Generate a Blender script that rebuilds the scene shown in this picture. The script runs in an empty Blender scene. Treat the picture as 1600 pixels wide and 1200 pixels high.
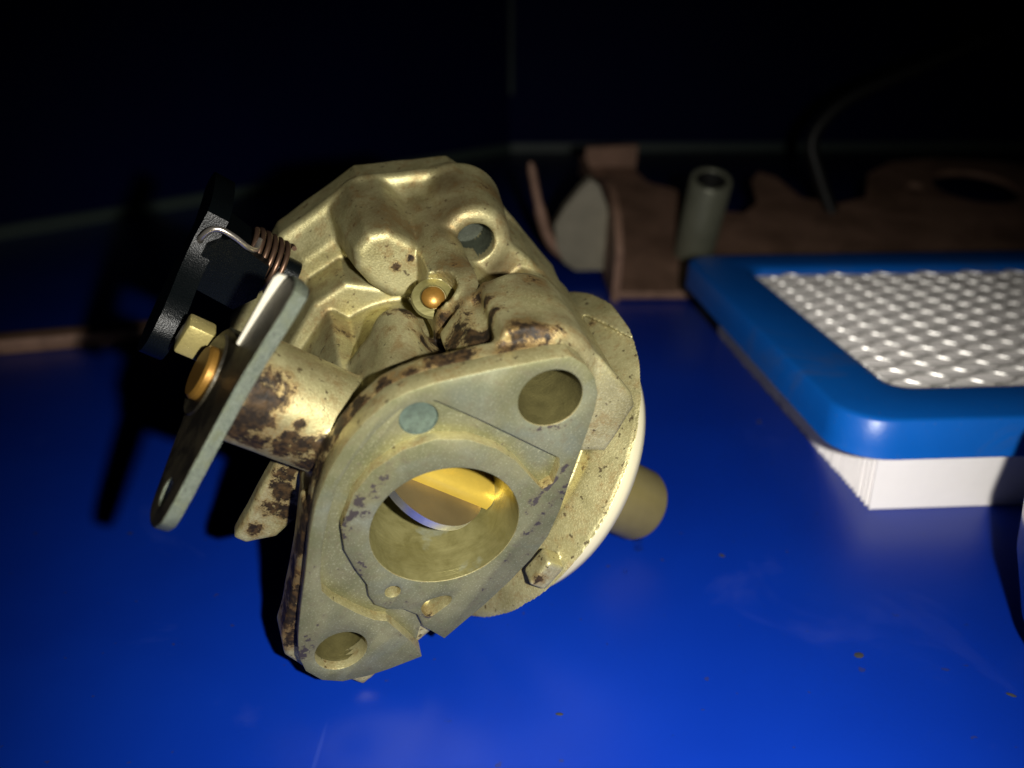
import bpy, bmesh, math, random
import numpy as np
from mathutils import Vector, Matrix
from mathutils.bvhtree import BVHTree
random.seed(7); rng = np.random.default_rng(7)
scn = bpy.context.scene
MM = 0.001
# ------------------------------------------------------------------ camera
PITCH, CAM_H, FPX = math.radians(23.0), 82.0, 1300.0
cam = bpy.data.cameras.new('camera'); cam_o = bpy.data.objects.new('camera', cam)
scn.collection.objects.link(cam_o)
cam_o.location = (0, 0, CAM_H*MM); cam_o.rotation_euler = (math.radians(90)-PITCH, 0, 0)
cam.sensor_width = 36.0; cam.lens = 36.0*FPX/1600.0
cam.clip_start = 0.002; cam.clip_end = 20.0
cam.dof.use_dof = True; cam.dof.focus_distance = 0.106; cam.dof.aperture_fstop = 16.0
scn.camera = cam_o
# ------------------------------------------------------------------ light: a dark workshop, lit by the phone's own flash
world = bpy.data.worlds.new('World'); scn.world = world; world.use_nodes = True
world.node_tree.nodes['Background'].inputs[0].default_value = (0.30, 0.45, 1.0, 1)
world.node_tree.nodes['Background'].inputs[1].default_value = 0.0003
fl = bpy.data.lights.new('phone_flash', 'SPOT'); fl.energy = 1.62; fl.color = (1.0, 0.97, 0.90)
fl.spot_size = math.radians(94); fl.spot_blend = 1.0
fl.shadow_soft_size = 0.0017
fl_o = bpy.data.objects.new('phone_flash', fl); scn.collection.objects.link(fl_o)
fl_o.location = (15.5*MM, -2.0*MM, 82*MM)
fl_o.rotation_euler = (Vector((.010, .108, .004))-fl_o.location).to_track_quat('-Z', 'Y').to_euler()   # the flash lens throws a soft cone
scn.view_settings.view_transform = 'Standard'; scn.view_settings.look = 'None'
scn.view_settings.exposure = 0.0; scn.view_settings.gamma = 1.0
scn.view_settings.use_curve_mapping = False

# ------------------------------------------------------------------ material helpers
class NT:
    def __init__(s, name):
        s.m = bpy.data.materials.new(name); s.m.use_nodes = True
        s.t = s.m.node_tree; s.b = s.t.nodes['Principled BSDF']; s.n = s.t.nodes; s.l = s.t.links
        s.co = s.n.new('ShaderNodeTexCoord').outputs['Object']
    def link(s, a, b): s.l.new(a, b)
    def noise(s, scale, detail=4, rough=.6, dist=0.0, vec=None):
        q = s.n.new('ShaderNodeTexNoise'); q.inputs['Scale'].default_value = scale
        q.inputs['Detail'].default_value = detail; q.inputs['Roughness'].default_value = rough
        q.inputs['Distortion'].default_value = dist; s.link(vec or s.co, q.inputs['Vector']); return q.outputs['Fac']
    def mapv(s, sc=(1,1,1), rot=(0,0,0), loc=(0,0,0)):
        q = s.n.new('ShaderNodeMapping'); q.inputs['Scale'].default_value = sc
        q.inputs['Rotation'].default_value = rot; q.inputs['Location'].default_value = loc
        s.link(s.co, q.inputs['Vector']); return q.outputs[0]
    def ramp(s, f, stops):
        q = s.n.new('ShaderNodeValToRGB'); e = q.color_ramp.elements
        while len(e) < len(stops): e.new(.5)
        for el, (p, c) in zip(e, stops):
            el.position = p; el.color = (*c, 1) if isinstance(c, tuple) else (c, c, c, 1)
        s.link(f, q.inputs[0]); return q.outputs[0]
    def mix(s, f, a, b):
        q = s.n.new('ShaderNodeMix'); q.data_type = 'RGBA'
        for k, v in ((0, f), (6, a), (7, b)):
            if isinstance(v, (int, float)): q.inputs[k].default_value = v
            elif isinstance(v, tuple): q.inputs[k].default_value = (*v, 1)
            else: s.link(v, q.inputs[k])
        return q.outputs[2]
    def math(s, op, a, b=0.0, c=0.0, clamp=False):
        q = s.n.new('ShaderNodeMath'); q.operation = op; q.use_clamp = clamp
        for k, v in enumerate((a, b, c)):
            if isinstance(v, (int, float)): q.inputs[k].default_value = v
            else: s.link(v, q.inputs[k])
        return q.outputs[0]
    def attr(s, name):
        q = s.n.new('ShaderNodeAttribute'); q.attribute_name = name; return q.outputs['Fac']
    def bump(s, h, strength=.3, dist=.0003, prev=None):
        q = s.n.new('ShaderNodeBump'); q.inputs['Strength'].default_value = strength
        q.inputs['Distance'].default_value = dist; s.link(h, q.inputs['Height'])
        if prev: s.link(prev, q.inputs['Normal'])
        return q.outputs[0]
    def set(s, **k):
        nm = dict(col='Base Color', met='Metallic', ro='Roughness', nor='Normal', spec='Specular IOR Level',
                  trans='Transmission Weight', ior='IOR', coat='Coat Weight', sss='Subsurface Weight')
        for a, v in k.items():
            i = s.b.inputs[nm[a]]
            if isinstance(v, (int, float)): i.default_value = v
            elif isinstance(v, tuple): i.default_value = (*v, 1)
            else: s.link(v, i)
        return s.m

def simple(name, col, met=0, ro=.5, var=.25, scale=300, bump=.15, spec=.5, ro_var=.15):
    t = NT(name); n = t.noise(scale, 5); n2 = t.noise(scale*6, 3)
    dk = tuple(c*(1-var) for c in col); lt = tuple(min(1, c*(1+var*.5)) for c in col)
    c = t.mix(n, dk, lt)
    r = t.math('MULTIPLY_ADD', n2, ro_var, ro-ro_var/2)
    return t.set(col=c, met=met, ro=r, nor=t.bump(n2, bump, .0002), spec=spec)

def mat_cast():
    t = NT('cast_zinc_chromate')
    big = t.noise(110, 5, .62, .3); mid = t.noise(430, 6, .68); fine = t.noise(3800, 3, .65); spk = t.noise(1100, 2, .5)
    c = t.mix(t.ramp(big, [(.34, 0.0), (.66, 1.0)]), (.262, .232, .102), (.455, .418, .215))
    c = t.mix(t.math('MULTIPLY', t.ramp(mid, [(.46, 0.0), (.68, 1.0)]), .4), c, (.23, .165, .07))
    c = t.mix(t.math('MULTIPLY', t.ramp(fine, [(.48, 0.0), (.66, 1.0)]), .35), c, (.66, .61, .34))
    c = t.mix(t.ramp(spk, [(.66, 0.0), (.71, .85)]), c, (.07, .05, .025))
    br = t.math('ADD', t.attr('brown'), t.math('MULTIPLY_ADD', mid, .7, -.35))
    c = t.mix(t.math('MULTIPLY', t.ramp(br, [(.08, 0.0), (.80, 1.0)]), .85), c, (.120, .078, .032))
    g = t.math('ADD', t.attr('grime_shade'), t.math('MULTIPLY_ADD', mid, 2.0, -1.0))
    g = t.math('ADD', g, t.math('MULTIPLY_ADD', t.noise(1500, 5, .7), 1.2, -.6))
    gm = t.ramp(g, [(.44, 0.0), (.52, .5), (.68, 1.0)])
    halo = t.ramp(g, [(.05, 0.0), (.48, 1.0)])
    c = t.mix(t.math('MULTIPLY', halo, .55), c, (.22, .125, .035))
    gcol = t.mix(t.ramp(spk, [(.42, 0.0), (.68, 1.0)]), (.010, .0065, .0035), (.045, .026, .010))
    c = t.mix(gm, c, gcol)
    met = t.math('MULTIPLY_ADD', gm, -.60, .67)
    ro = t.math('ADD', t.math('MULTIPLY_ADD', gm, .1, .49), t.math('MULTIPLY_ADD', mid, .34, -.17))
    h = t.math('ADD', t.math('MULTIPLY', fine, .9), t.math('MULTIPLY', gm, t.math('MULTIPLY', spk, 2.5)))
    return t.set(col=c, met=met, ro=ro, nor=t.bump(h, .32, .00022), spec=t.math('MULTIPLY_ADD', gm, -.30, .5))

def mat_machined():
    t = NT('machined_zinc')
    big = t.noise(150, 4, .6, .4); mid = t.noise(700, 6, .65); fine = t.noise(4200, 2)
    sc = t.noise(260, 3, .5, 0, t.mapv((1, 1, 9), (0, .7, 0)))
    c = t.mix(t.ramp(big, [(.35, 0.0), (.65, 1.0)]), (.120, .121, .055), (.185, .178, .090))
    c = t.mix(t.math('MULTIPLY', t.ramp(t.noise(95, 3, .5, .5), [(.54, 0.0), (.68, 1.0)]), .45), c, (.17, .19, .145))
    c = t.mix(t.math('MULTIPLY', t.ramp(fine, [(.56, 0.0), (.70, 1.0)]), .35), c, (.45, .44, .28))
    c = t.mix(t.math('MULTIPLY', t.ramp(t.noise(1300, 4, .6), [(.62, 0.0), (.70, 1.0)]), .6), c, (.10, .085, .055))
    g = t.math('ADD', t.attr('grime_shade'), t.math('MULTIPLY_ADD', mid, 2.6, -1.3))
    gm = t.ramp(g, [(.40, 0.0), (.52, 1.0)])
    c = t.mix(t.math('MULTIPLY', t.ramp(g, [(.05, 0.0), (.42, 1.0)]), .45), c, (.13, .11, .06))
    c = t.mix(gm, c, (.030, .024, .020))
    h = t.math('ADD', t.math('MULTIPLY', fine, .6), sc)
    return t.set(col=c, met=t.math('MULTIPLY_ADD', gm, -.4, .55), ro=t.math('MULTIPLY_ADD', mid, .22, .38),
                 nor=t.bump(h, .20, .00018))

M = {}
M['cast'] = mat_cast(); M['mach'] = mat_machined()
M['grey_hole'] = simple('shaded_grey_hole', (.042, .048, .032), 0, .6, .8, 600, .6, .2)  # dark colour paints in the shade down the screw hole
M['hole'] = simple('drilled_hole_wall', (.105, .092, .034), .4, .42, .6, 600, .4)  # darker than the casting: shade inside the bolt holes put into the colour
def mat_bore():
    t = NT('bored_wall')
    r = t.noise(120, 4, .6, 0, t.mapv((1, 22, 1))); m = t.noise(300, 5, .65, .4)
    c = t.mix(t.ramp(m, [(.35, 0.0), (.68, 1.0)]), (.185, .165, .058), (.30, .275, .115))
    c = t.mix(t.math('MULTIPLY', t.ramp(t.noise(190, 4, .6), [(.60, 0.0), (.70, 1.0)]), .5), c, (.33, .36, .28))
    return t.set(col=c, met=.6, ro=t.math('MULTIPLY_ADD', r, .25, .22), nor=t.bump(r, .35, .00012))
M['bore'] = mat_bore()
def mat_steel():
    t = NT('zinc_plated_steel')
    f = t.noise(5200, 4, .65); m = t.noise(500, 4, .6)
    c = t.mix(t.ramp(f, [(.30, 0.0), (.66, 1.0)]), (.055, .07, .05), (.22, .245, .185))
    c = t.mix(t.math('MULTIPLY', t.ramp(m, [(.5, 0.0), (.7, 1.0)]), .5), c, (.16, .17, .07))
    return t.set(col=c, met=.65, ro=t.math('MULTIPLY_ADD', f, .3, .22), nor=t.bump(f, .8, .0003))
M['steel'] = mat_steel()
def mat_lever():
    t = NT('oily_lever_steel')
    a = t.noise(260, 5, .6, .5); f = t.noise(2200, 3)
    c = t.mix(t.ramp(a, [(.40, 0.0), (.64, 1.0)]), (.022, .019, .013), (.085, .072, .042))
    return t.set(col=c, met=.6, ro=t.math('MULTIPLY_ADD', f, .3, .28), nor=t.bump(f, .35, .0002))
M['lever'] = mat_lever()
M['chrome'] = simple('bright_plate_edge', (.88, .88, .86), 1.0, .36, .3, 800, .1, ro_var=.1)
M['tplate'] = simple('browned_plate', (.22, .17, .08), .7, .34, .4, 200, .1)
M['brass'] = simple('brass', (.30, .155, .028), .6, .40, .35, 500, .12)
M['goldshaft'] = simple('gold_plated_shaft', (.62, .44, .07), .6, .35, .2, 400, .1)
M['white_tab'] = simple('bright_zinc_edge', (.72, .68, .55), .35, .45, .2, 900, .2)
M['float'] = simple('ivory_float_plastic', (.56, .51, .33), 0, .42, .05, 200, .02)
M['post'] = simple('dull_brass_post', (.27, .22, .078), .5, .42, .3, 220, .12)
M['blackp'] = simple('black_plastic', (.002, .003, .0035), 0, .28, .3, 900, .25, .2)
M['springw'] = simple('bronze_spring_wire', (.15, .09, .058), .8, .38, .3, 600, .05)
M['wire'] = simple('bright_wire', (.72, .66, .58), .9, .25, .2, 600, .05)
M['nub'] = simple('yellow_zinc', (.56, .47, .18), .6, .38, .3, 500, .2)
M['plug'] = simple('blue_green_sealant', (.062, .090, .066), .0, .6, .9, 1300, .9)
M['rust'] = None
def mat_rust():
    t = NT('rusty_steel')
    a = t.noise(45, 6, .65, .4); f = t.noise(500, 5, .7)
    c = t.mix(t.ramp(a, [(.35, 0.0), (.65, 1.0)]), (.15, .085, .055), (.30, .175, .12))
    c = t.mix(t.math('MULTIPLY', t.ramp(f, [(.5, 0.0), (.7, 1.0)]), .6), c, (.12, .07, .05))
    return t.set(col=c, met=.25, ro=.6, nor=t.bump(f, .5, .0006))
M['rust'] = mat_rust()
M['tan_tab'] = simple('tan_oxidised_tab', (.26, .235, .17), .3, .5, .6, 70, .4)
M['zinc_dull'] = simple('dull_zinc_spacer', (.19, .195, .14), .4, .42, .5, 90, .3)
def mat_table():
    t = NT('blue_painted_surface')
    a = t.noise(14, 4, .55, .3); f = t.noise(900, 4, .6); sm = t.noise(30, 5, .62, 1.2)
    c = t.mix(t.ramp(a, [(.3, 0.0), (.7, 1.0)]), (.0002, .0165, .215), (.0003, .024, .28))
    smf = t.ramp(sm, [(.60, 0.0), (.80, 1.0)])
    c = t.mix(t.math('MULTIPLY', smf, .02), c, (.25, .33, .62))
    scr = t.noise(150, 2, .4, 0, t.mapv((1, .05, 1), (0, 0, .9)))
    scr2 = t.noise(110, 2, .4, 0, t.mapv((.06, 1, 1), (0, 0, .25)))
    sm2 = t.math('MAXIMUM', t.ramp(scr, [(.735, 0.0), (.765, 1.0)]), t.ramp(scr2, [(.745, 0.0), (.77, 1.0)]))
    c = t.mix(t.math('MULTIPLY', sm2, .16), c, (.20, .28, .60))
    dust = t.ramp(t.noise(420, 2, .5), [(.715, 0.0), (.745, 1.0)])
    c = t.mix(t.math('MULTIPLY', dust, .55), c, (.02, .02, .05))
    ro = t.math('ADD', t.math('MULTIPLY_ADD', a, .12, .33), t.math('MULTIPLY', smf, .25))
    return t.set(col=c, ro=ro, nor=t.bump(t.math('ADD', f, t.math('MULTIPLY', a, 3)), .035, .0004), spec=.45)
M['table'] = mat_table()
M['wall'] = simple('blue_panel', (.0006, .003, .045), 0, .7, .4, 8, .1, .08)
M['trim'] = simple('grey_green_trim', (.06, .085, .075), 0, .5, .3, 30, .1)
def mat_rubber():
    t = NT('blue_rubber_frame')
    a = t.noise(60, 5, .6, .4); d = t.noise(38, 6, .7, .8); f = t.noise(1400, 4, .6)
    c = t.mix(a, (.0016, .080, .36), (.0026, .105, .46))
    c = t.mix(t.math('MULTIPLY', t.ramp(d, [(.56, 0.0), (.74, 1.0)]), .40), c, (.06, .075, .09))
    c = t.mix(t.math('MULTIPLY', t.ramp(f, [(.66, 0.0), (.72, 1.0)]), .35), c, (.12, .14, .16))
    return t.set(col=c, ro=t.math('MULTIPLY_ADD', d, .35, .20), nor=t.bump(t.math('ADD', a, t.math('MULTIPLY', f, .5)), .12, .0005))
M['rubber'] = mat_rubber()
M['paper'] = simple('white_filter_paper', (.86, .82, .79), 0, .8, .08, 120, .35)
M['screen'] = simple('aluminium_screen', (.60, .58, .55), .55, .28, .2, 400, .1)
M['cap'] = simple('glossy_blue_cap', (.006, .04, .17), 0, .15, .3, 60, .05)
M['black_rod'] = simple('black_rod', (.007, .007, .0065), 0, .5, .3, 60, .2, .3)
def mat_water():
    t = NT('water'); return t.set(col=(1., 1., 1.), trans=1.0, ior=1.33, ro=.02)
M['water'] = mat_water()
M['lint'] = simple('lint', (.018, .018, .022), 0, .9, .3, 400, .1)

# ------------------------------------------------------------------ object helpers
C = scn.collection
def link(name, me, mat, parent=None, mtx=None, smooth=True):
    o = bpy.data.objects.new(name, me); C.objects.link(o)
    if mat and not me.materials: me.materials.append(mat)
    if parent: o.parent = parent
    if mtx is not None: o.matrix_basis = mtx
    return o
def tag(o, label=None, cat=None, kind=None, group=None):
    if label: o['label'] = label
    if cat: o['category'] = cat
    if kind: o['kind'] = kind
    if group: o['group'] = group
    return o
def empty(name, loc=(0, 0, 0)):
    o = bpy.data.objects.new(name, None); o.empty_display_size = .01
    o.location = loc; C.objects.link(o); return o
def mesh_from(name, v, f, smooth=True, scale=MM, angle=None):
    me = bpy.data.meshes.new(name)
    v = np.asarray(v, float)*scale
    me.from_pydata(v.tolist(), [], [list(map(int, q)) for q in f]); me.validate(); me.update()
    bm = bmesh.new(); bm.from_mesh(me); bmesh.ops.recalc_face_normals(bm, faces=bm.faces); bm.to_mesh(me); bm.free()
    if smooth:
        me.shade_smooth()
        if angle: me.set_sharp_from_angle(angle=math.radians(angle))
    return me
def bm_mesh(bm, name, scale=MM, bevel=0, seg=2, angle=35):
    if bevel:
        ed = [e for e in bm.edges if len(e.link_faces) == 2 and e.calc_face_angle(0) > math.radians(28)]
        bmesh.ops.bevel(bm, geom=ed, offset=bevel, segments=seg, profile=.5, affect='EDGES', clamp_overlap=True)
    bmesh.ops.recalc_face_normals(bm, faces=bm.faces)
    for v in bm.verts: v.co *= scale
    me = bpy.data.meshes.new(name); bm.to_mesh(me); bm.free()
    me.shade_smooth(); me.set_sharp_from_angle(angle=math.radians(angle)); return me
def prism(poly, a, b, axis=2, name='prism', bevel=.3, seg=2):
    """polygon in the two remaining axes (in order), extruded a..b along axis (mm)"""
    def P(p, h):
        q = list(p); q.insert(axis, h); return q
    bm = bmesh.new()
    lo = [bm.verts.new(P(p, a)) for p in poly]; hi = [bm.verts.new(P(p, b)) for p in poly]
    bm.faces.new(lo); bm.faces.new(hi[::-1]); n = len(poly)
    for i in range(n): bm.faces.new((lo[i], hi[i], hi[(i+1) % n], lo[(i+1) % n]))
    return bm_mesh(bm, name, bevel=bevel, seg=seg)
def box(c, s, name='box', bevel=.3, mtx=None, seg=2):
    bm = bmesh.new(); bmesh.ops.create_cube(bm, size=1)
    for v in bm.verts: v.co = Vector([v.co[i]*s[i] for i in range(3)])
    if mtx: bmesh.ops.transform(bm, matrix=mtx, verts=bm.verts)
    for v in bm.verts: v.co += Vector(c)
    return bm_mesh(bm, name, bevel=bevel, seg=seg)
def lathe(prof, axis=2, c=(0, 0, 0), n=64, name='lathe', closed=False, angle=35, mtx=None):
    """prof: list of (r, h) along axis"""
    v = []; f = []; k = len(prof)
    ax = {2: (0, 1, 2), 1: (0, 2, 1), 0: (1, 2, 0)}[axis]
    for i in range(n):
        a = 2*math.pi*i/n
        for r, h in prof:
            q = [0, 0, 0]; q[ax[0]] = r*math.cos(a); q[ax[1]] = r*math.sin(a); q[ax[2]] = h
            v.append(q)
    for i in range(n):
        j = (i+1) % n
        for m in range(k if closed else k-1):
            m2 = (m+1) % k
            f.append((i*k+m, i*k+m2, j*k+m2, j*k+m))
    v = np.array(v, float)
    me = bpy.data.meshes.new(name)
    bm = bmesh.new()
    if mtx is not None: v = v @ np.array(mtx.to_3x3()).T
    v += np.array(c)
    vs = [bm.verts.new(q) for q in v]
    for q in f:
        try: bm.faces.new([vs[i] for i in q])
        except ValueError: pass
    bmesh.ops.remove_doubles(bm, verts=bm.verts, dist=1e-4)
    bmesh.ops.recalc_face_normals(bm, faces=bm.faces)
    for q in bm.verts: q.co *= MM
    bm.to_mesh(me); bm.free(); me.shade_smooth(); me.set_sharp_from_angle(angle=math.radians(angle)); return me
def tube(pts, r, name='tube', n=10, closed=False, cap=True):
    pts = np.array(pts, float); K = len(pts)
    rr = np.full(K, r) if np.isscalar(r) else np.array(r, float)
    T = np.gradient(pts, axis=0); T /= np.linalg.norm(T, axis=1)[:, None]
    u = np.cross(T[0], [0, 0, 1.]); u = u if np.linalg.norm(u) > .1 else np.cross(T[0], [0, 1., 0]); u /= np.linalg.norm(u)
    v = []; f = []
    for i in range(K):
        u = u-T[i]*(u@T[i]); u /= np.linalg.norm(u); w = np.cross(T[i], u)
        for k in range(n):
            a = 2*math.pi*k/n; v.append(pts[i]+rr[i]*(math.cos(a)*u+math.sin(a)*w))
    for i in range(K-1):
        for k in range(n):
            k2 = (k+1) % n; f.append((i*n+k, i*n+k2, (i+1)*n+k2, (i+1)*n+k))
    if cap: f.append(list(range(n))[::-1]); f.append([(K-1)*n+k for k in range(n)])
    return mesh_from(name, v, f, angle=50)
def smooth_path(p, n=8):
    p = np.array(p, float); q = np.vstack([2*p[0]-p[1], p, 2*p[-1]-p[-2]]); o = []
    for i in range(1, len(q)-2):
        for k in range(n):
            t = k/n; a, b, c, d = q[i-1], q[i], q[i+1], q[i+2]
            o.append(.5*((2*b)+(-a+c)*t+(2*a-5*b+4*c-d)*t*t+(-a+3*b-3*c+d)*t**3))
    o.append(p[-1]); return np.array(o)
def closed_smooth(p, n=4):
    p = np.array(p, float); N = len(p); o = []
    for i in range(N):
        a, b, c, d = p[i-1], p[i], p[(i+1) % N], p[(i+2) % N]
        for k in range(n):
            t = k/n; o.append(.5*((2*b)+(-a+c)*t+(2*a-5*b+4*c-d)*t*t+(-a+3*b-3*c+d)*t**3))
    return np.array(o)
def circ(cx, cz, r, n=48, rz=None): return [(cx+r*math.cos(2*math.pi*i/n), cz+(rz or r)*math.sin(2*math.pi*i/n)) for i in range(n)]
def plate_with_holes(loops, half, bevel, name):
    """2D filled curve (first loop outer, others holes) -> mesh in XY, extruded +-half along Z (mm)"""
    cu = bpy.data.curves.new(name, 'CURVE'); cu.dimensions = '2D'; cu.fill_mode = 'BOTH'
    cu.extrude = max(half-bevel, 1e-4); cu.bevel_depth = bevel; cu.bevel_resolution = 1; cu.offset = -bevel
    for lp in loops:
        s = cu.splines.new('POLY'); s.points.add(len(lp)-1); s.use_cyclic_u = True
        for pt, q in zip(s.points, lp): pt.co = (q[0], q[1], 0, 1)
    o = bpy.data.objects.new(name, cu); C.objects.link(o)
    dg = bpy.context.evaluated_depsgraph_get()
    me = bpy.data.meshes.new_from_object(o.evaluated_get(dg)); bpy.data.objects.remove(o); bpy.data.curves.remove(cu)
    return me
def join(meshes, name, angle=30):
    bm = bmesh.new()
    for me in meshes: bm.from_mesh(me)
    bmesh.ops.remove_doubles(bm, verts=bm.verts, dist=1e-7)
    me = bpy.data.meshes.new(name); bm.to_mesh(me); bm.free()
    me.shade_smooth(); me.set_sharp_from_angle(angle=math.radians(angle)); return me

# ------------------------------------------------------------------ signed distance casting + surface nets
class Field:
    def __init__(s, lo, hi, h):
        s.lo = np.array(lo, np.float32); s.h = h
        s.n = np.ceil((np.array(hi)-lo)/h).astype(int)+1
        ax = [s.lo[i]+h*np.arange(s.n[i], dtype=np.float32) for i in range(3)]
        s.X = ax[0][:, None, None]; s.Y = ax[1][None, :, None]; s.Z = ax[2][None, None, :]
        s.d = np.full(s.n, 50, np.float32)
    def u(s, e, k=1.0):
        if k <= 0: s.d = np.minimum(s.d, e); return
        h = np.clip(.5+.5*(s.d-e)/k, 0, 1); s.d = s.d+(e-s.d)*h-k*h*(1-h)
    def sub(s, e, k=.4):
        e = -e; h = np.clip(.5-.5*(s.d-e)/k, 0, 1); s.d = s.d+(e-s.d)*h+k*h*(1-h)
    def cyl(s, axis, c, r, a, b, rd=.6, r2=None):
        """cylinder/cone along a coordinate axis; c = other two coords; r at a, r2 at b"""
        P = [s.X, s.Y, s.Z]; H = P[axis]; O = [P[i] for i in range(3) if i != axis]
        q = np.sqrt((O[0]-c[0])**2+(O[1]-c[1])**2)
        if r2 is not None:
            t = np.clip((H-a)/(b-a), 0, 1); q = q-(r+(r2-r)*t)
        else: q = q-r
        w = np.abs(H-(a+b)/2)-(b-a)/2
        return s.rnd(q+rd, w+rd)-rd
    def rnd(s, q, w): return np.minimum(np.maximum(q, w), 0)+np.sqrt(np.maximum(q, 0)**2+np.maximum(w, 0)**2)
    def box(s, c, hs, rd=1.0, R=None):
        x, y, z = s.X-c[0], s.Y-c[1], s.Z-c[2]
        if R is not None: x, y, z = (R[0][0]*x+R[0][1]*y+R[0][2]*z, R[1][0]*x+R[1][1]*y+R[1][2]*z, R[2][0]*x+R[2][1]*y+R[2][2]*z)
        a, b, cc = np.abs(x)-hs[0]+rd, np.abs(y)-hs[1]+rd, np.abs(z)-hs[2]+rd
        return np.sqrt(np.maximum(a, 0)**2+np.maximum(b, 0)**2+np.maximum(cc, 0)**2)+np.minimum(np.maximum(a, np.maximum(b, cc)), 0)-rd
    def caps(s, p, q, r, r2=None):
        p = np.array(p, float); q = np.array(q, float); b = q-p; L = b@b
        t = np.clip(((s.X-p[0])*b[0]+(s.Y-p[1])*b[1]+(s.Z-p[2])*b[2])/L, 0, 1)
        rr = r if r2 is None else r+(r2-r)*t
        return np.sqrt((s.X-p[0]-t*b[0])**2+(s.Y-p[1]-t*b[1])**2+(s.Z-p[2]-t*b[2])**2)-rr
    def ocyl(s, p, ax, r, L0, L1):
        ax = np.array(ax, float); ax /= np.linalg.norm(ax)
        t = (s.X-p[0])*ax[0]+(s.Y-p[1])*ax[1]+(s.Z-p[2])*ax[2]
        q2 = (s.X-p[0])**2+(s.Y-p[1])**2+(s.Z-p[2])**2-t*t
        return np.maximum(np.sqrt(np.maximum(q2, 0))-r, np.maximum(L0-t, t-L1))
    def poly(s, pts, axis, a, b, rd=.8, taper=0.0, shrink=0.0):
        """arbitrary polygon in the two other axes extruded a..b; taper: mm the outline grows from b to a"""
        P = [s.X, s.Y, s.Z]; H = P[axis]; O = [P[i] for i in range(3) if i != axis]
        u, v = O; pts = np.array(pts, float); N = len(pts); d = None; sg = None
        for i in range(N):
            p, q = pts[i], pts[(i+1) % N]; e = q-p
            wx, wy = u-p[0], v-p[1]; t = np.clip((wx*e[0]+wy*e[1])/(e@e), 0, 1)
            dd = (wx-e[0]*t)**2+(wy-e[1]*t)**2; d = dd if d is None else np.minimum(d, dd)
            c1 = (v >= p[1]); c2 = (v < q[1]); c3 = (e[0]*wy > e[1]*wx)
            fl = (c1 & c2 & c3) | (~c1 & ~c2 & ~c3); sg = fl if sg is None else sg ^ fl
        d = np.sqrt(d); d = np.where(sg, -d, d)
        d = d+shrink
        if taper: d = d-taper*np.clip((b-H)/(b-a), 0, 1)
        w = np.abs(H-(a+b)/2)-(b-a)/2
        return s.rnd(d+rd, w+rd)-rd
    def mesh(s):
        d = s.d; n = np.array(d.shape); inside = d < 0
        acc = np.zeros((*(n-1), 3), np.float32); cnt = np.zeros(n-1, np.float32)
        for ax in range(3):
            o = [i for i in range(3) if i != ax]
            for a in (0, 1):
                for b in (0, 1):
                    sl0 = [None]*3; sl1 = [None]*3
                    sl0[ax] = slice(0, -1); sl1[ax] = slice(1, None)
                    for k, w in zip(o, (a, b)): sl0[k] = sl1[k] = slice(w, (None if w else -1))
                    d0, d1 = d[tuple(sl0)], d[tuple(sl1)]; cr = (d0 < 0) != (d1 < 0)
                    t = np.where(cr, d0/np.where(cr, d0-d1, 1), 0)
                    cnt += cr; acc[..., ax] += t
                    for k, w in zip(o, (a, b)):
                        if w: acc[..., k] += cr
        m = cnt > 0; idx = np.full(m.shape, -1, np.int64); idx[m] = np.arange(m.sum())
        base = np.argwhere(m); V = s.lo+s.h*(base+acc[m]/cnt[m][:, None])
        F = []
        for ax in range(3):
            o = [i for i in range(3) if i != ax]
            sl0 = [slice(1, -1)]*3; sl1 = [slice(1, -1)]*3; sl0[ax] = slice(0, -1); sl1[ax] = slice(1, None)
            a0, a1 = inside[tuple(sl0)], inside[tuple(sl1)]; e = np.argwhere(a0 != a1)
            fl = a0[tuple(e.T)]
            e[:, o[0]] += 1; e[:, o[1]] += 1
            q = []
            for (a, b) in ((-1, -1), (0, -1), (0, 0), (-1, 0)):
                c = e.copy(); c[:, o[0]] += a; c[:, o[1]] += b; q.append(idx[tuple(c.T)])
            q = np.stack(q, 1); fl = fl if ax != 1 else ~fl
            q[~fl] = q[~fl][:, ::-1]; F.append(q)
        return V, np.vstack(F)

def np_mesh(name, V, F, attrs=None):
    me = bpy.data.meshes.new(name); me.vertices.add(len(V)); me.vertices.foreach_set('co', (V*MM).astype(np.float32).ravel())
    me.loops.add(F.size); me.loops.foreach_set('vertex_index', F.astype(np.int32).ravel())
    me.polygons.add(len(F)); me.polygons.foreach_set('loop_start', np.arange(0, F.size, 4, dtype=np.int32))
    me.update(); me.validate(); me.shade_smooth()
    for k, a in (attrs or {}).items():
        at = me.attributes.new(k, 'FLOAT', 'POINT'); at.data.foreach_set('value', a.astype(np.float32))
    return me
def blobs(V, lst):
    g = np.zeros(len(V))
    for (x, y, z, r, w) in lst:
        g = np.maximum(g, w*np.clip(1.25-np.sqrt(((V-[x, y, z])**2).sum(1))/r, 0, 1))
    return g
def add_attr(me, name, lst):
    V = np.empty(len(me.vertices)*3, np.float32); me.vertices.foreach_get('co', V); V = V.reshape(-1, 3)/MM
    at = me.attributes.new(name, 'FLOAT', 'POINT'); at.data.foreach_set('value', blobs(V, lst).astype(np.float32))

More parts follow.
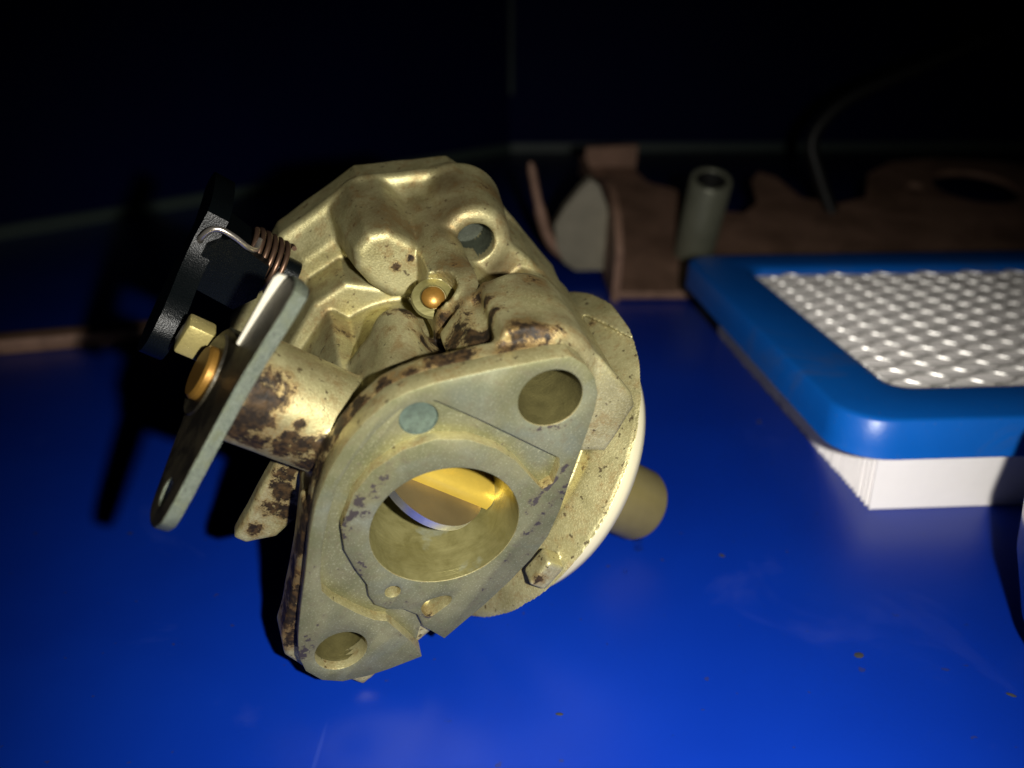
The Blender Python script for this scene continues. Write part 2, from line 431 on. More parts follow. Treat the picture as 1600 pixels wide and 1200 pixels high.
# ================================================================== SETTING
def sheet(name, pts, mat, z=0.0):
    me = mesh_from(name, [(x, y, z) for x, y in pts], [list(range(len(pts)))], smooth=False)
    o = link(name, me, mat); tag(o, kind='structure'); return o
tt = link('table_top', box((60, 260, -6), (1100, 1000, 12), 'table_top', 1.5), M['table'])
tag(tt, 'blue painted table top with fine scratches', 'table', 'structure')
def wall(name, p, q, h=300, th=8, side=1, label=''):
    p = np.array(p, float); q = np.array(q, float); d = (q-p)/np.linalg.norm(q-p); nn = np.array([-d[1], d[0]])*side
    poly = [p, q, q+nn*th, p+nn*th]
    o = link(name, prism([tuple(k) for k in poly], -2, h, 2, name, .8), M['wall']); tag(o, label, 'wall', 'structure')
    f = -nn*2.2
    s = link('trim_strip', prism([tuple(k) for k in (p+f, q+f, q+nn*.4, p+nn*.4)], 0, 6, 2, 'trim_strip', .8), M['trim'], o)
    return o
WL0, WC, WR = (-330, 207), (-2, 632), (600, 650)
wall('wall_left', WL0, WC, side=1, label='dark blue panel wall receding into the dark')
wall('wall_back', WC, WR, side=1, label='dark blue panel wall behind the rusty bracket')
cp = link('corner_trim', lathe([(0, 40), (2.0, 40), (2.0, 170), (0, 170)], 2, (WC[0]+1.5, WC[1]-4, 0), 12), M['trim'])
tag(cp, 'thin vertical corner trim where the blue panels meet', 'trim', 'structure')

# ================================================================== CARBURETOR
RW = np.array([[0.593, 0.260, 0.762], [0.0, -0.946, 0.323], [0.805, -0.192, -0.562]])
# orthonormalise
x = RW[:, 0]/np.linalg.norm(RW[:, 0]); y = RW[:, 1]-x*(x@RW[:, 1]); y /= np.linalg.norm(y); RW = np.stack([x, y, np.cross(x, y)], 1)
TW = np.array([-7.82, 83.87, 27.94])
carb = empty('carburetor', (0, .105, 0))
tag(carb, 'dirty olive-gold cast carburetor tipped on its side with its bore facing out', 'carburetor')
CM = Matrix.Translation(Vector(TW*MM)-Vector((0, .105, 0))) @ Matrix(RW.tolist()).to_4x4()
def part(name, me, mat, parent=None, mtx=None):
    """mesh in carburetor-local mm; local frame X along the bolt holes, Y out of the flange, Z to the float"""
    if parent is None: return link(name, me, mat, carb, CM @ mtx if mtx else CM)
    return link(name, me, mat, parent, mtx)

OUTA = [(26.1,-1.6),(26.0,.6),(25.2,2.7),(23.8,4.4),(21.9,5.6),(19.0,6.9),(15.7,8.3),(12.1,9.9),(8.3,11.6),(4.1,13.0),(.1,13.4),(-4.2,13.2),(-9.2,12.6),(-12.4,12.0),(-16.3,11.3)]
OUTB = [(-20.3,10.4),(-24.0,7.5),(-26.0,5.6),(-28.0,3.0),(-28.6,.3),(-27.7,-2.6),(-25.5,-4.9),(-22.6,-6.6),(-18.8,-8.5),(-13.4,-11.0),(-7.5,-13.8),(-3.1,-15.6),(1.1,-16.6),(5.4,-17.0),(9.0,-16.7),(11.9,-16.0),(14.0,-14.8),(16.3,-12.9),(20.7,-8.2),(25.0,-3.2)]
OUT = OUTA + [(-15.3,7.6)] + [(-19.2,8.9)] + OUTB          # the channel leaves between -15.3 and -19.2
OUT_FULL = OUTA + OUTB
RB, HR, HL = 8.95, (20.65, -.2), (-22.9, -.3)
# recess boundary (crescent pocket + outlet channel)
REC = [(14.4,-11.6),(14.6,-6),(14.55,0),(14.5,6.2),(13.6,7.0),(11.2,7.9),(9.9,7.3),(10.6,5.2),(11.9,1.6),(12.3,-1.5),(11.9,-5.2),(10.3,-8.6),(7.4,-11.1),
       (3.6,-12.5),(-.2,-12.6),(-4.9,-11.3),(-7.9,-9.0),(-10.0,-6.2),(-11.6,-3.6),(-13.2,-2.3),(-14.2,-.8),(-14.3,1.2),(-13.6,3.2),(-13.8,5.3),(-15.3,7.2)]
RECo = [(-19.2,8.9),(-18.3,7.4),(-17.1,4.6),(-16.1,2.2),(-16.5,.6),(-16.2,-2.2),(-15.4,-6.0),(-14.5,-8.0),(-12.4,-9.5),(-8.6,-11.5),(-3.6,-13.6),(.1,-14.8),(4.4,-15.2),(8.4,-15.0),(11.6,-14.3),(13.5,-13.1)]
def build_flange():
    r90 = Matrix.Rotation(math.radians(90), 4, 'X')   # XY plate -> XZ, extrude along Y (y' = -z)
    ms = []
    def layer(loops, y0, y1, bev):
        # curve XY = (X, -Z) so that after +90deg about X:  (x, y, z) -> (x, -z, y)
        lp = [[(p[0]*MM, p[1]*MM) for p in L] for L in loops]
        me = plate_with_holes(lp, abs(y1-y0)/2*MM, bev*MM, 'layer')
        me.transform(Matrix(((1,0,0,0),(0,0,1,(y0+y1)/2*MM),(0,1,0,0),(0,0,0,1)))); me.flip_normals(); ms.append(me)
    land = OUTA + [REC[-1]] + REC[-2::-1] + RECo[::-1] + OUTB
    holes = [circ(0, 0, RB, 96), circ(*HR, 3.72, 48), circ(*HL, 3.5, 48, 3.15)]
    slot = [(-13.3,5.9),(-12.6,5.1),(-11.4,5.0),(-10.2,5.9),(-9.5,6.9),(-9.6,7.7),(-10.5,8.0),(-11.6,7.7),(-13.0,7.3),(-13.6,6.7)]
    sm = circ(-11.45, 0, .95, 24)
    layer([land]+holes+[closed_smooth(slot, 3), sm], -2.9, 0, .18)
    fl = [(-18.9,8.6),(-15.6,7.4)]
    inner = [(x*.985-.1, z*.985) for x, z in REC[6:24]]
    outer = [(14.7,-11.7),(14.8,-6),(14.8,6.3),(13.7,7.3),(11.2,8.2)]
    rim = [(x*1.015, z*1.015) for x, z in RECo]
    layer([outer+inner+[(-15.1,7.3),(-19.1,9.0)]+rim[1:], circ(10.9, -11.0, 2.2, 32)], -2.7, -1.5, .01)
    return join(ms, 'flange', 32)
flange_me = build_flange()
FG = [(-24.5,0,-5.0,2.2,.75),(-15,0,-10.6,2.0,.5),(-9.5,0,-7.0,1.9,.75),(-4.5,0,-11,1.6,.7),(2,0,-11.9,1.5,.65),(7,0,-9.6,1.3,.6),(10.5,0,-2.5,1.6,.8),
      (-12,0,2.4,1.6,.6),(10.2,0,8.2,1.5,.85),(6.5,0,9.5,2.2,.55),(-2,0,11.7,2.2,.45),(-7,0,9.8,2.0,.5),(12,0,9.2,.8,.8),(-10,0,-12.5,1.4,.5),(17,0,2.5,2.0,.5),(22,0,-5.6,1.5,.5),(-13.5,-1,6.7,1.6,.9),(3,-1.4,-13.8,3,.25)]
add_attr(flange_me, 'grime_shade', FG)
flange_me.attributes.new('brown', 'FLOAT', 'POINT')
flange_me.materials.append(M['mach']); flange_me.materials.append(M['cast'])
for p in flange_me.polygons:
    if abs(p.normal.y) < .45: p.material_index = 1
flange = part('mounting_flange', flange_me, None)

def build_body():
    f = Field((-33, -55, -30), (33, 1, 22), .27)
    f.d = f.poly(OUT_FULL, 1, -5.4, -2.3, .8, .3)
    # throttle body neck
    f.u(f.box((.0, -14.0, -.5), (12.6, 11.0, 13.2), 6.0), 1.6)
    f.u(f.cyl(1, (0, 0), 12.2, -38, -4, 2), 1.5)
    f.u(f.caps((11.4, -20, -10.8), (9.5, -7, -10.8), 3.0, 2.4), 1.8)
    # inlet end block with chamfered front
    inlet = [(-12,-21.5),(6.0,-23.2),(19.4,-18.2),(28.2,-7.3),(28.0,-.8),(27.1,3.7),(23.9,13),(10,18),(-12,18),(-22,8),(-22,-10)]
    f.u(f.poly(inlet, 1, -52, -45.5, .9), .6)
    f.u(f.poly(inlet, 1, -46.5, -42.6, .5, 4.2, 4.2), .6)
    # pocket wall stepping forward
    f.u(f.poly([(-15,-16),(3.5,-17.0),(8.5,-15),(11.5,-8),(14,4),(-15,4)], 1, -46, -34.5, .9), .5)
    # under-body down to the float chamber ring
    f.u(f.cyl(2, (.5, -26), 18.5, -2, 18, 1.5), 2.5)
    f.u(f.cyl(2, (.3, -26.7), 21.0, 17.6, 20.0, .25, 26.4), .8)
    seg = f.cyl(2, (.3, -26.7), 21.9, 15.6, 19.3, .3, 26.9)
    seg = np.maximum(seg, 23.0-((f.X-.3)*.954-(f.Y+26.7)*.299))
    f.u(seg, .25)
    # shoulder under the right boss
    f.u(f.poly([(13,-3),(20,-6.5),(24.5,-5),(27.0,0),(26.4,6),(23.5,17),(5,17)], 1, -48, -34.0, .8, 1.2, 1.2), .7)
    f.u(f.poly([(10,5.5),(19,4.0),(23.5,5.0),(24.8,9),(23.2,17),(5,17)], 1, -40, -14, .8, 1.0, 1.0), .8)
    # rib running along the bore direction
    f.u(f.caps((20.0, -49, -9.4), (19.2, -12.5, -3.4), 3.2, 3.0), 1.4)
    f.u(f.poly([(13,-6),(18.6,-9.6),(20.6,-8.2),(20.2,-2),(19.5,6),(12,6)], 1, -48, -19, 1.2, .8), 1.0)
    # boss A and boss B
    f.u(f.poly([(14.2,-17.3),(17.0,-17.0),(18.9,-15.0),(19.0,-11.0),(17.2,-8.0),(12.6,-6.4),(10.9,-9.0),(11.0,-12.6),(12.0,-15.6)], 1, -47.5, -31.6, 1.15, 2.4), .4)
    f.u(f.cyl(1, (23.0, -2.8), 7.2, -48, -33.8, 1.4, 5.2), .9)
    f.sub(f.cyl(1, (23.2, -2.9), 2.75, -41, -19, .1), .3)
    # bolt boss behind the right hole
    f.u(f.cyl(1, (21.4, .0), 6.4, -19, -3, 2.2, 6.2), .5)
    f.u(f.poly([(15,-1),(19.8,-4.0),(20.9,-7.4),(23.6,-7.7),(25.8,-5.0),(27.0,-1.0),(26.4,5),(24.5,11.6),(23.3,13.3),(16,14.5),(13,8)], 1, -18.5, -4.0, .6, -1.2), .5)
    # deep left side of the flange casting
    f.u(f.poly([(-28.4,.3),(-27.5,-2.6),(-25.3,-4.9),(-22.4,-6.6),(-18.6,-8.5),(-13.2,-11.0),(-7.3,-13.8),(-2,-14.5),(0,-8),(-10,2),(-18,6),(-25.8,5.4),(-27.8,3.0)], 1, -11.5, -3, .8, .5), .5)
    # bolt boss behind the left hole
    f.u(f.poly([(-29.6,2),(-30.2,-1.5),(-29.0,-4.6),(-26.5,-6.6),(-22,-8.2),(-17,-10.2),(-12,-12.2),(-7,-14.4),(-5,-8),(-18,4),(-27,5)], 1, -7.2, -2.9, .6, .4), .4)
    f.u(f.poly([(-29.0,3.5),(-29.4,7.3),(-25.7,8.2),(-20,8)], 1, -5, -1.7, .4), .4)
    # throttle shaft sleeve
    f.u(f.cyl(2, (.3, -11.6), 6.35, -27.2, -6, .5), .8)
    f.u(f.box((-1.0, -25, -9.7), (5.0, 12, 5.0), .6), .5)
    f.u(f.caps((6.0, -14.2, -26), (6.0, -14.2, -12), .35), .3)   # parting line
    # stop fin under the sleeve
    fin = [(-7.2,-16.8),(-7.6,-12.0),(-14.0,-9.0),(-20.0,-10.4),(-22.6,-13.4),(-22.4,-15.2)]
    f.u(f.poly(fin, 1, -16.5, -13.6, .7), .3)
    # small boss on the ring
    f.u(f.box((-1.7, -1.6, 17.6), (2.2, 1.5, 1.4), .4), .4)
    # crevice beside the right bolt boss
    f.u(f.box((17.2, -11.0, -3.0), (2.4, 6.0, 4.6), .5), .5)
    f.sub(f.caps((20.6, -6.4, -7.6), (21.2, -16, -7.2), 1.15), .5)
    # angled drilling in the rib
    ax = (.62, .60, -.50)
    f.sub(f.ocyl(PLUG, ax, 2.85+.1*np.sin(((f.X-PLUG[0])*.62+(f.Y-PLUG[1])*.6-(f.Z-PLUG[2])*.5)*9), 0, 14), .15)
    # bores
    f.sub(f.cyl(1, (0, 0), RB+.05, -60, 5, .01), .1)
    f.sub(f.cyl(1, HR, 3.78, -16, 5, .01), .1)
    f.sub(f.cyl(1, HL, 3.4, -12, 5, .01), .1)
    f.sub(f.cyl(1, (-11.45, 0), .95, -9, 5, .01), .1)
    f.sub(f.cyl(1, (10.9, -11.0), 2.3, -2.95, 5, .01), .1)
    f.sub(f.ocyl((-11.5, 0, 6.5), (0, 1, 0), 1.7, -5.5, 5), .2)
    # faint casting waviness
    f.d = f.d+.05*np.sin(f.X*.9+1.3*np.sin(f.Z*.5))*np.sin(f.Y*.8+f.Z*.35)
    V, F = f.mesh()
    me = np_mesh('body_casting', V, F)
    # stains and painted-in shade are placed where the photograph shows them: rays through its pixels, stopped by the casting
    bvh = BVHTree.FromPolygons([tuple(v) for v in V.tolist()], F.tolist())
    eye = RW.T @ (np.array([0, 0, CAM_H])-TW)
    def hits(lst):
        o = []
        for px, py, r, w in lst:
            a = (px-800)/FPX; b = -(py-600)/FPX; sn, cs = math.sin(PITCH), math.cos(PITCH)
            d = RW.T @ np.array([a, b*sn+cs, b*cs-sn]); h = bvh.ray_cast(Vector(eye), Vector(d).normalized())[0]
            if h is not None: o.append((h.x, h.y, h.z, r, w))
        return o
    GR = [(385,600,3.6,.95),(410,622,3.2,.95),(432,600,2.2,.8),(395,650,3.0,.95),(365,665,3.0,.95),(352,650,3,.9),(450,682,1.5,.95),(468,664,1.2,.9),(425,665,1.6,.6),
          (470,702,2.4,.95),(500,695,2.4,.95),(440,700,2.2,.9),(400,690,2.4,.9),(490,725,3,.95),(512,690,2.2,.9),(500,735,3,.95),(482,800,3,.98),(468,850,3,.98),(458,880,3,.95),(452,920,3,.9),(445,960,3,.85),(438,1000,2.6,.8),(435,1035,2.2,.75),(460,1000,2.2,.7),(460,1040,2.4,.8),(475,830,2.5,.95),
          (532,668,2.2,.95),(560,632,2.0,.95),(600,602,1.7,.95),(645,584,1.5,.9),(540,640,1.8,.7),(690,566,1.6,.8),
          (445,742,2.2,.85),(440,765,2.6,.9),(425,792,2.5,.9),(398,826,1.6,.85),(380,820,1.2,.6),(445,860,2.0,.8),(455,800,2.4,.9),
          (690,542,3.0,.98),(712,530,2.6,.95),(676,560,2.2,.9),(665,540,2.0,.75),(636,486,2.0,.85),(720,515,2.6,.9),(700,500,2.4,.8),(712,480,2,.6),(735,525,2.2,.9),
          (766,505,1.7,.98),(770,488,1.5,.95),(738,540,2.2,.95),(758,474,1.5,.9),(722,558,2.2,.95),(760,530,1.8,.95),(748,470,1.4,.8),(728,490,1.2,.8),
          (832,515,2.3,.82),(852,520,2.0,.82),(810,532,2.0,.78),(872,514,1.4,.75),(790,545,1.6,.7),(850,542,1.3,.7),(805,505,1.3,.7),(860,566,2.0,.85),(790,575,1.8,.8),(830,570,1.6,.7),(740,575,1.4,.7),
          (762,292,2.4,.55),(617,418,.9,.85),(641,402,.7,.75),(480,462,1.5,.6),(470,430,1.6,.5),(530,515,2.6,.45),(832,438,1.5,.6),(700,410,1.6,.35),(810,880,1.2,.7),(840,905,1.2,.7),(925,505,1.2,.5)]  # the faint blob left of boss A paints in its cast shadow
    BR = [(700,285,5,.75),(650,320,4,.5),(780,420,4,.75),(752,452,3.4,.65),(832,440,4,.6),(790,350,4,.5),(600,330,6,.6),(560,300,4,.5),(700,330,6,.7),(720,410,4,.7),(780,310,5,.65),(660,440,2.5,.6),(740,462,3,.6),(650,365,4,.6),(700,360,4,.6),(700,500,4,.65),(600,590,4.5,.45),(640,560,4,.5),(880,500,3.4,.45),(830,520,5,.7),  # roof areas browned to paint in the dimness of turned-away faces, besides staining
          (460,900,5,.8),(450,980,5,.7),(480,830,5,.8),(540,650,4,.75),(620,592,3,.8),(700,575,3,.8),(800,560,4,.75),(860,560,3,.7),(480,560,5,.4),(520,500,4,.5),(570,570,3,.4),(740,340,4,.4),(430,640,6,.45),(900,540,4,.5)]
    for nm, lst in (('grime_shade', GR), ('brown', BR)):
        at = me.attributes.new(nm, 'FLOAT', 'POINT'); at.data.foreach_set('value', blobs(V, hits(lst)).astype(np.float32))
    return me
PLUG = (16.4, -23.7, -7.85)
body = part('body_casting', build_body(), M['cast'])

# bore liner with a shallow step, and the far choke end
part('bore_wall', lathe([(RB, -.15), (RB-.02, -6.0), (RB-.20, -6.5), (RB-.18, -26), (RB-1.2, -30), (RB+1, -51)], 1, n=96), M['bore'])
part('bolt_hole_wall', lathe([(3.72, -.2), (3.70, -15.5), (0.01, -16.5)], 1, (HR[0], 0, HR[1]), 48), M['hole'])
part('bolt_hole_wall', lathe([(3.30, -1.2)]+[(3.20+.11*(i % 2), -1.6-.35*i) for i in range(26)]+[(0.01, -11)], 1, (HL[0], 0, HL[1]), 48), M['hole'])
pl = part('sealing_plug', lathe([(0.01, -2.35), (1.2, -2.25), (2.05, -2.0), (2.24, -1.6)], 1, (10.9, 0, -11.0), 32), M['plug'])
part('brass_jet', lathe([(.01, -2.2), (.55, -2.0), (.9, -2.3), (.9, -4)], 1, (-11.45, 0, 0), 20), M['brass'])
part('screw_hole_wall', lathe([(2.76, -34.6), (2.72, -40.4), (.01, -40.9)], 1, (23.2, 0, -2.9), 32), M['grey_hole'])
# throttle plate and its shaft
TA = math.radians(76)
tp = Matrix.Translation(Vector((0, -10.6*MM, 0))) @ Matrix.Rotation(-TA, 4, 'Z')
part('throttle_shaft', prism([(3.1*math.cos(a), .55+2.3*math.sin(a)**.6) for a in np.linspace(0, math.pi, 14)] , -8.6, 8.6, 2, 'shaft', .05), M['goldshaft'], None, tp)
plm = prism([(x, z) for x, z in circ(0, 0, 8.3, 72)], -.6, .6, 1, 'plate', .06, 1)
plm.materials.append(M['tplate']); plm.materials.append(M['chrome'])
for p in plm.polygons:
    if abs(p.normal.y) < .6: p.material_index = 1
part('throttle_plate', plm, None, None, tp)
# brass ball in the angled drilling
pr = Vector((.62, .60, -.50)).normalized()
rq = Vector((0, 0, 1)).rotation_difference(pr).to_matrix().to_4x4()
part('plug_ring', lathe([(2.85, -.4), (2.7, .15), (1.75, .25), (1.6, -.3)], 2, PLUG, 40, mtx=rq), M['bore'])
part('brass_ball_plug', lathe([(1.55*math.sin(a), .1+1.0*math.cos(a)) for a in np.linspace(0.02, math.pi*.6, 10)], 2, PLUG, 28, mtx=rq), M['brass'])

# float and its centre post
FC = (.3, -26.7, 0)
prof = [(12, 20.3), (21.4, 20.2), (22.2, 20.8), (22.5, 22.4), (22.2, 24.6), (21.2, 26.3), (19.5, 27.3), (17, 27.6), (12, 27.4)]
part('float', lathe(prof, 2, FC, 96, closed=True, angle=60), M['float'])
part('centre_post', lathe([(0.01, 19), (5.6, 19), (5.6, 36), (6.3, 36.3), (6.4, 47.6), (5.9, 48.7), (3.2, 49.1), (3.0, 47), (0.01, 47)], 2, FC, 40), M['post'])

# throttle lever
LEV = [(16.2,-7.9),(17.2,-6.0),(17.0,-3.3),(11,-2.7),(5.3,-2.0),(-2,0.2),(-8.6,2.3),(-10.6,2.0),(-12.2,.7),(-13.2,-1.4),(-13.3,-3.8),(-11.4,-6.5),(-9.1,-9.6),(-6.6,-12.5),(-6.3,-15.7),(-5.2,-18.4),(-2.2,-19.8),(1.2,-19.0),(4.2,-16.2),(6.0,-11.6),(8.0,-9.4),(12,-9.2)]
def lever_mesh():
    lp = [[(p[0]*MM, p[1]*MM) for p in closed_smooth(LEV, 2)], [(q[0]*MM, q[1]*MM) for q in circ(-9.6, -2.2, 1.5, 20)]]
    me = plate_with_holes(lp, .8*MM, .25*MM, 'throttle_lever')
    me.transform(Matrix.Translation((0, 0, -28.75*MM)))
    me.shade_smooth(); me.set_sharp_from_angle(angle=math.radians(40)); return me
lvm = lever_mesh()
lvm.materials.append(M['lever']); lvm.materials.append(M['steel'])
for p in lvm.polygons:
    if abs(p.normal.z) < .75: p.material_index = 1
lever = part('throttle_lever', lvm, None)
part('lever_tab', prism([(6.2,-29.0),(6.4,-29.9),(15.0,-30.35),(15.6,-30.1),(15.8,-29.0)], -9.3, -8.9, 1, 'tab', .15), M['white_tab'])
part('shaft_head', lathe([(.01, -30.9), (2.9, -30.9), (3.2, -30.6), (3.2, -29.5)], 2, (-.6, -12.6, 0), 32), M['brass'])
part('washer', lathe([(3.2, -29.95), (4.9, -30.1), (5.0, -29.8)], 2, (-.6, -12.6, 0), 32), M['lever'])
part('stop_nub', box((-1.2, -20.5, -31.2), (4.2, 3.2, 3.4), 'nub', .4), M['nub'])
# choke lever in black plastic with its return spring
CK = Matrix.Translation(Vector((-2.4, .7, -.4))*MM)
CHL = [(9.6,-46.5),(11.4,-47),(12.6,-45.5),(12.2,-39),(11.0,-35),(7.5,-34),(3.5,-31),(0,-26.5),(-4,-24.8),(-6.6,-26.5),(-7.2,-29.5),(-3,-34),(2.4,-37.4),(7.0,-39.5)]
ch = part('choke_lever', prism([tuple(p) for p in closed_smooth(CHL, 2)], -34.6, -31.8, 2, 'choke', .5), M['blackp'], None, CK)
part('lever_block', prism([(1.5,-33.0),(1.0,-26.0),(4.0,-24.2),(8.8,-25.0),(9.8,-31.0),(7.5,-33.0)], -42, -33, 1, 'blk', .5), M['blackp'], None, CK)
part('choke_shaft', lathe([(.01, -33), (2.2, -33), (2.2, -20), (.01, -20)], 2, (7.0, -38.5, 0), 24), M['blackp'], None, CK)
def coil():
    t = np.linspace(0, 6*2*math.pi, 6*22); r = 3.7
    return np.stack([7.0+r*np.cos(t), -38.5+r*np.sin(t), -27.6+t/(2*math.pi)*.92], 1)
part('return_spring', tube(coil(), .36, 'spring', 8), M['springw'], None, CK)
part('spring_end', tube(smooth_path([(10.2,-36.6,-27.0),(9.5,-34.6,-27.3),(9.9,-33.0,-28.7),(10.4,-32.7,-30.5),(10.5,-32.7,-32.5),(9.8,-32.7,-33.6),(8.2,-33.0,-34.0),(7.4,-33.8,-33.8)], 6), .40, 'wire', 8), M['wire'], None, CK)

# ================================================================== AIR FILTER
FA = math.radians(3.5); FO = np.array([56.2, 125.0])        # front-left corner of the rubber rim
filt = empty('air_filter', (FO[0]*MM, FO[1]*MM, 0)); filt.rotation_euler = (0, 0, FA)
tag(filt, 'panel air filter with blue rubber rim, white pleats and metal screen', 'air filter')
FX, FY, FZ = 134.0, 113.0, 22.0
def rrect(x0, y0, x1, y1, r, n=8):
    o = []
    for cx, cy, a0 in ((x1-r, y0+r, -90), (x1-r, y1-r, 0), (x0+r, y1-r, 90), (x0+r, y0+r, 180)):
        for k in range(n+1):
            a = math.radians(a0+90*k/n); o.append((cx+r*math.cos(a), cy+r*math.sin(a)))
    return o
def rim_mesh():
    secs = [(0, 8.6, 9.0), (-.2, 9.0, 9), (0.0, 12, 9), (.2, 20.9, 9), (.5, 21.6, 9), (1.3, 22.0, 8.8), (12.8, 21.9, 5), (14.4, 21.3, 4.5), (15.2, 20.0, 4.2), (15.4, 15, 4), (6.0, 8.9, 5)]
    secs = [(i, z+6.0*(1-min(1, max(0, (z-8.6)/13.4))), r) for i, z, r in secs]
    v = []; f = []; n = None
    for i, z, r in secs:
        L = rrect(i, i, FX-i, FY-i, r); n = len(L); v += [(a, b, z) for a, b in L]
    k = len(secs)
    for s in range(k):
        s2 = (s+1) % k
        for i in range(n): j = (i+1) % n; f.append((s*n+i, s*n+j, s2*n+j, s2*n+i))
    return mesh_from('rubber_rim', v, f, angle=45)
link('rubber_rim', rim_mesh(), M['rubber'], filt)
def pleats_mesh():
    v = []; f = []; x0, x1 = 10.5, FX-10.5; y = 7.6
    def row(y, z): v.extend([(x0+rng.normal(0, .10), y, z), (x1, y, z)])
    while y < FY-9:
        top = 19.5+rng.normal(0, .06)
        row(y, .15); row(y+.12, top); row(y+1.25+rng.normal(0, .06), top+rng.normal(0, .05)); row(y+1.40, .15); y += 1.62
    k = len(v)//2
    for i in range(k-1): f.append((2*i, 2*i+1, 2*i+3, 2*i+2))
    b = len(v); v.extend([(x0+.5, 7.9, .3), (x0+.5, FY-8, .3), (x0+.5, FY-8, 19), (x0+.5, 7.9, 19)]); f.append((b, b+1, b+2, b+3))
    return mesh_from('pleated_paper', v, f, smooth=False)
pp = link('pleated_paper', pleats_mesh(), M['paper'], filt); pp['kind'] = 'stuff'
# expanded-metal screen: wavy strands that meet in nodes
scr = link('wire_screen', box((FX/2, FY-14.9, 19.75), (FX-28, .5, .5), 'wire_screen', .1), M['screen'], filt)
DL, DS = 12.6, 6.0
def strand(phase):
    v = []; f = []; N = int((FX-26)/(DL/2))*6; w = .17
    for i in range(N+1):
        xx = 13.5+i*DL/12.0; ph = (i/6.0+phase) % 2.0; tri = 1-2*abs(ph-1)          # -1..1
        tri = max(-1, min(1, tri*1.28)); yy = tri*DS/4
        zz = 19.85+.22*abs(tri)**3+.08*tri
        tl = .18*tri
        v += [(xx, yy-w, zz-.16-tl), (xx, yy-w, zz+.06-tl), (xx, yy+w*.2, zz+.24), (xx, yy+w, zz+.06+tl), (xx, yy+w, zz-.16+tl)]
    for i in range(N):
        for k in range(5): k2 = (k+1) % 5; f.append((i*5+k, i*5+k2, (i+1)*5+k2, (i+1)*5+k))
    return mesh_from('strand', v, f, angle=40)
SM = [strand(0.0), strand(1.0)]
k = 0; yy = 14.6
while yy < FY-14.5:
    s = link('strand', SM[k % 2], M['screen'], scr); s.location = (0, yy*MM, rng.normal(0, .12)*MM)
    yy += DS/2; k += 1

# ================================================================== RUSTY BRACKET
TILT = math.radians(13)
brk = empty('rusty_bracket', (.035, .262, 0))
tag(brk, 'rusty stamped steel bracket with a spacer tube behind the air filter', 'bracket')
BM = Matrix.Translation((0, 0, .001)) @ Matrix.Rotation(math.radians(3.0), 4, 'Z') @ Matrix.Rotation(TILT, 4, 'X')
pl_out = [(0,0),(30,-1),(90,-2),(220,-2),(220,100),(185,112),(160,116),(138,112),(122,98),(112,74),(98,68),(86,74),(82,96),(76,102),(70,92),(66,70),(58,60),(44,64),(36,84),(26,92),(22,112),(6,110),(0,96)]
def bracket_plate():
    lp = [[(p[0]*MM, p[1]*MM) for p in pl_out], [(p[0]*MM, p[1]*MM) for p in circ(163, 84, 17, 40)], [(p[0]*MM, p[1]*MM) for p in circ(137, 84, 4, 20)]]
    me = plate_with_holes(lp, 1.3*MM, .4*MM, 'plate'); me.shade_smooth(); me.set_sharp_from_angle(angle=math.radians(40)); return me
link('plate', bracket_plate(), M['rust'], brk, BM @ Matrix.Translation((0, 0, 1.3*MM)))
link('end_flange', prism([(0,-1),(0,17),(8,25),(22,29),(36,27),(50,20),(70,14),(96,12),(96,-1)], -2.4, 0, 0, 'end_flange', .5), M['rust'], brk, BM)
tabs = [(-2,0),(-1,14),(-3,24),(-6,31),(-9,33),(-12,30),(-17,23),(-20,17),(-19,9),(-16,3),(-12,0)]
link('bent_tab', prism(tabs, 20, 24, 1, 'bent_tab', .8), M['tan_tab'], brk, BM)
link('hook_arm', tube(smooth_path([(-14,23,3),(-21,24,10),(-25,26,22),(-28,28,36)], 6), [2.2]*6+[2.0]*6+[1.5]*6+[.8], 'hook', 10), M['rust'], brk, BM)
link('back_lip', prism([(2,0),(2,11),(24,12),(24,0)], 108, 110.5, 1, 'lip', .5), M['rust'], brk, BM)
link('spacer_tube', lathe([(5.0, 2), (6.9, 2), (6.9, 33.4), (6.5, 34), (5.2, 34), (4.9, 33.4), (4.9, 2)], 2, (0, 0, 0), 40, closed=True), M['zinc_dull'], brk, BM @ Matrix.Translation((.0305, .027, 0)) @ Matrix.Rotation(math.radians(13), 4, 'X'))
link('tube_bore', lathe([(4.75, 8), (4.75, 33.3), (4.9, 33.6)], 2, (0, 0, 0), 32), M['black_rod'], brk, BM @ Matrix.Translation((.0305, .027, 0)) @ Matrix.Rotation(math.radians(13), 4, 'X'))  # near-black liner: the tube's inner shade put into its colour
link('rivet', lathe([(.01, 4.6), (1.6, 4.3), (2.4, 2.5)], 2, (46, 12, 0), 20), M['zinc_dull'], brk, BM)
# ------------------------------------------------------------------ helper: a pixel of the photograph -> point on a vertical plane y = const
def on_y(px, py, Y):
    a = (px-800)/FPX; b = -(py-600)/FPX; s, c = math.sin(PITCH), math.cos(PITCH)
    d = (a, b*s+c, b*c-s); k = Y/d[1]; return (d[0]*k, Y, CAM_H+d[2]*k)
rod_pts = [on_y(1300, 332, 325.5), on_y(1288, 300, 327), on_y(1276, 262, 328.5), on_y(1268, 225, 330), on_y(1285, 190, 331), on_y(1330, 152, 332), on_y(1420, 112, 333), on_y(1520, 70, 334), on_y(1640, 18, 335), on_y(1800, -45, 336)]
rod = link('control_rod', tube(smooth_path(rod_pts, 8), 2.6, 'control_rod', 12), M['black_rod'])
tag(rod, 'thin black bent rod rising from the rusty bracket into the dark', 'rod')
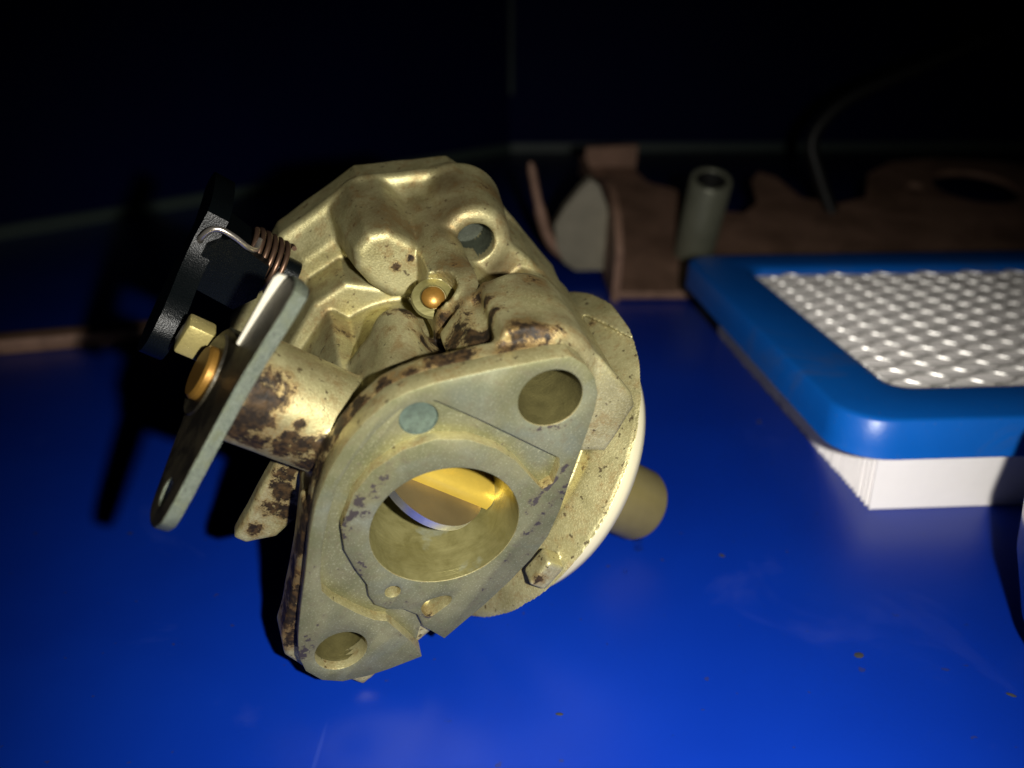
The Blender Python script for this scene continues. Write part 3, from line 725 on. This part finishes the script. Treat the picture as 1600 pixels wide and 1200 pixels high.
# rusty bar
bar = link('rusty_bar', box((0, 0, 2.2), (150, 8, 4.4), 'rusty_bar', .8), M['rust'])
bar.location = (-.168, .209, 0); bar.rotation_euler = (0, 0, math.radians(16.4))
tag(bar, 'flat rusty steel bar lying on the blue surface behind the lever', 'bar')
# blue cap at the edge of the picture
cap = link('plastic_cap', lathe([(.01, 0), (13, 0), (18, 2.0), (22, 8), (24.4, 17), (25, 25), (24, 33), (21, 40), (16, 44), (12, 45), (.01, 45)], 2, (0, 0, 0), 64, angle=60), M['cap'])
cap.location = (.0905, .0845, 0)
tag(cap, 'rounded glossy blue plastic cap beside the air filter', 'cap')
# water drops
def drop(px, py, r, i):
    a = (px-800)/FPX; b = -(py-600)/FPX; s, c = math.sin(PITCH), math.cos(PITCH)
    d = (a, b*s+c, b*c-s); k = -CAM_H/d[2]
    o = link('water_drop', DM, M['water']); o.location = (d[0]*k*MM, d[1]*k*MM, 0); o.scale = (r, r, r)
    tag(o, 'tiny clear water drop on the blue surface by the brass post', 'drop', group='water drops by the post'); return o
DM = lathe([(.01, .62)]+[(math.sin(a), .62*math.cos(a)) for a in np.linspace(.2, math.pi/2, 8)]+[(.98, -.05), (.01, -.05)], 2, (0, 0, 0), 20, name='water_drop', angle=80)
for i, (px, py, r, lb) in enumerate(((996, 845, .95, 'tiny water drop touching the foot of the brass post'), (997, 857, .8, 'tiny water drop just below the one at the brass post foot'), (977, 893, .4, 'lone tiny water drop on the blue surface between post and ring edge'))):
    drop(px, py, r, i)['label'] = lb

# dirt specks on the table
GM = lathe([(.01, .5), (.6, .42), (1.0, .1), (.8, -.05), (.01, -.05)], 2, (0, 0, 0), 7, name='grit_speck')
for px, py, r, lb in ((1186, 659, .9, 'tiny dark grit speck between the casting ring and the blue filter rim'), (1342, 1024, .8, 'tiny dark grit speck on bare table in front of the white pleats'), (1128, 868, .6, 'tiny dark grit speck near the brass post end and water drops'), (874, 1116, .55, 'small dark grit speck on bare table below the casting ring'), (1580, 1086, .7, 'tiny dark grit speck in front of the blue plastic cap')):
    a = (px-800)/FPX; b = -(py-600)/FPX; sn, cs = math.sin(PITCH), math.cos(PITCH)
    d = (a, b*sn+cs, b*cs-sn); k = -CAM_H/d[2]
    o = link('grit_speck', GM, M['lint']); o.location = (d[0]*k*MM, d[1]*k*MM, 0); o.scale = (r, r*random.uniform(.5, .9), r*.5); o.rotation_euler = (0, 0, random.uniform(0, 6))
    tag(o, lb, 'speck', group='grit specks on the table')
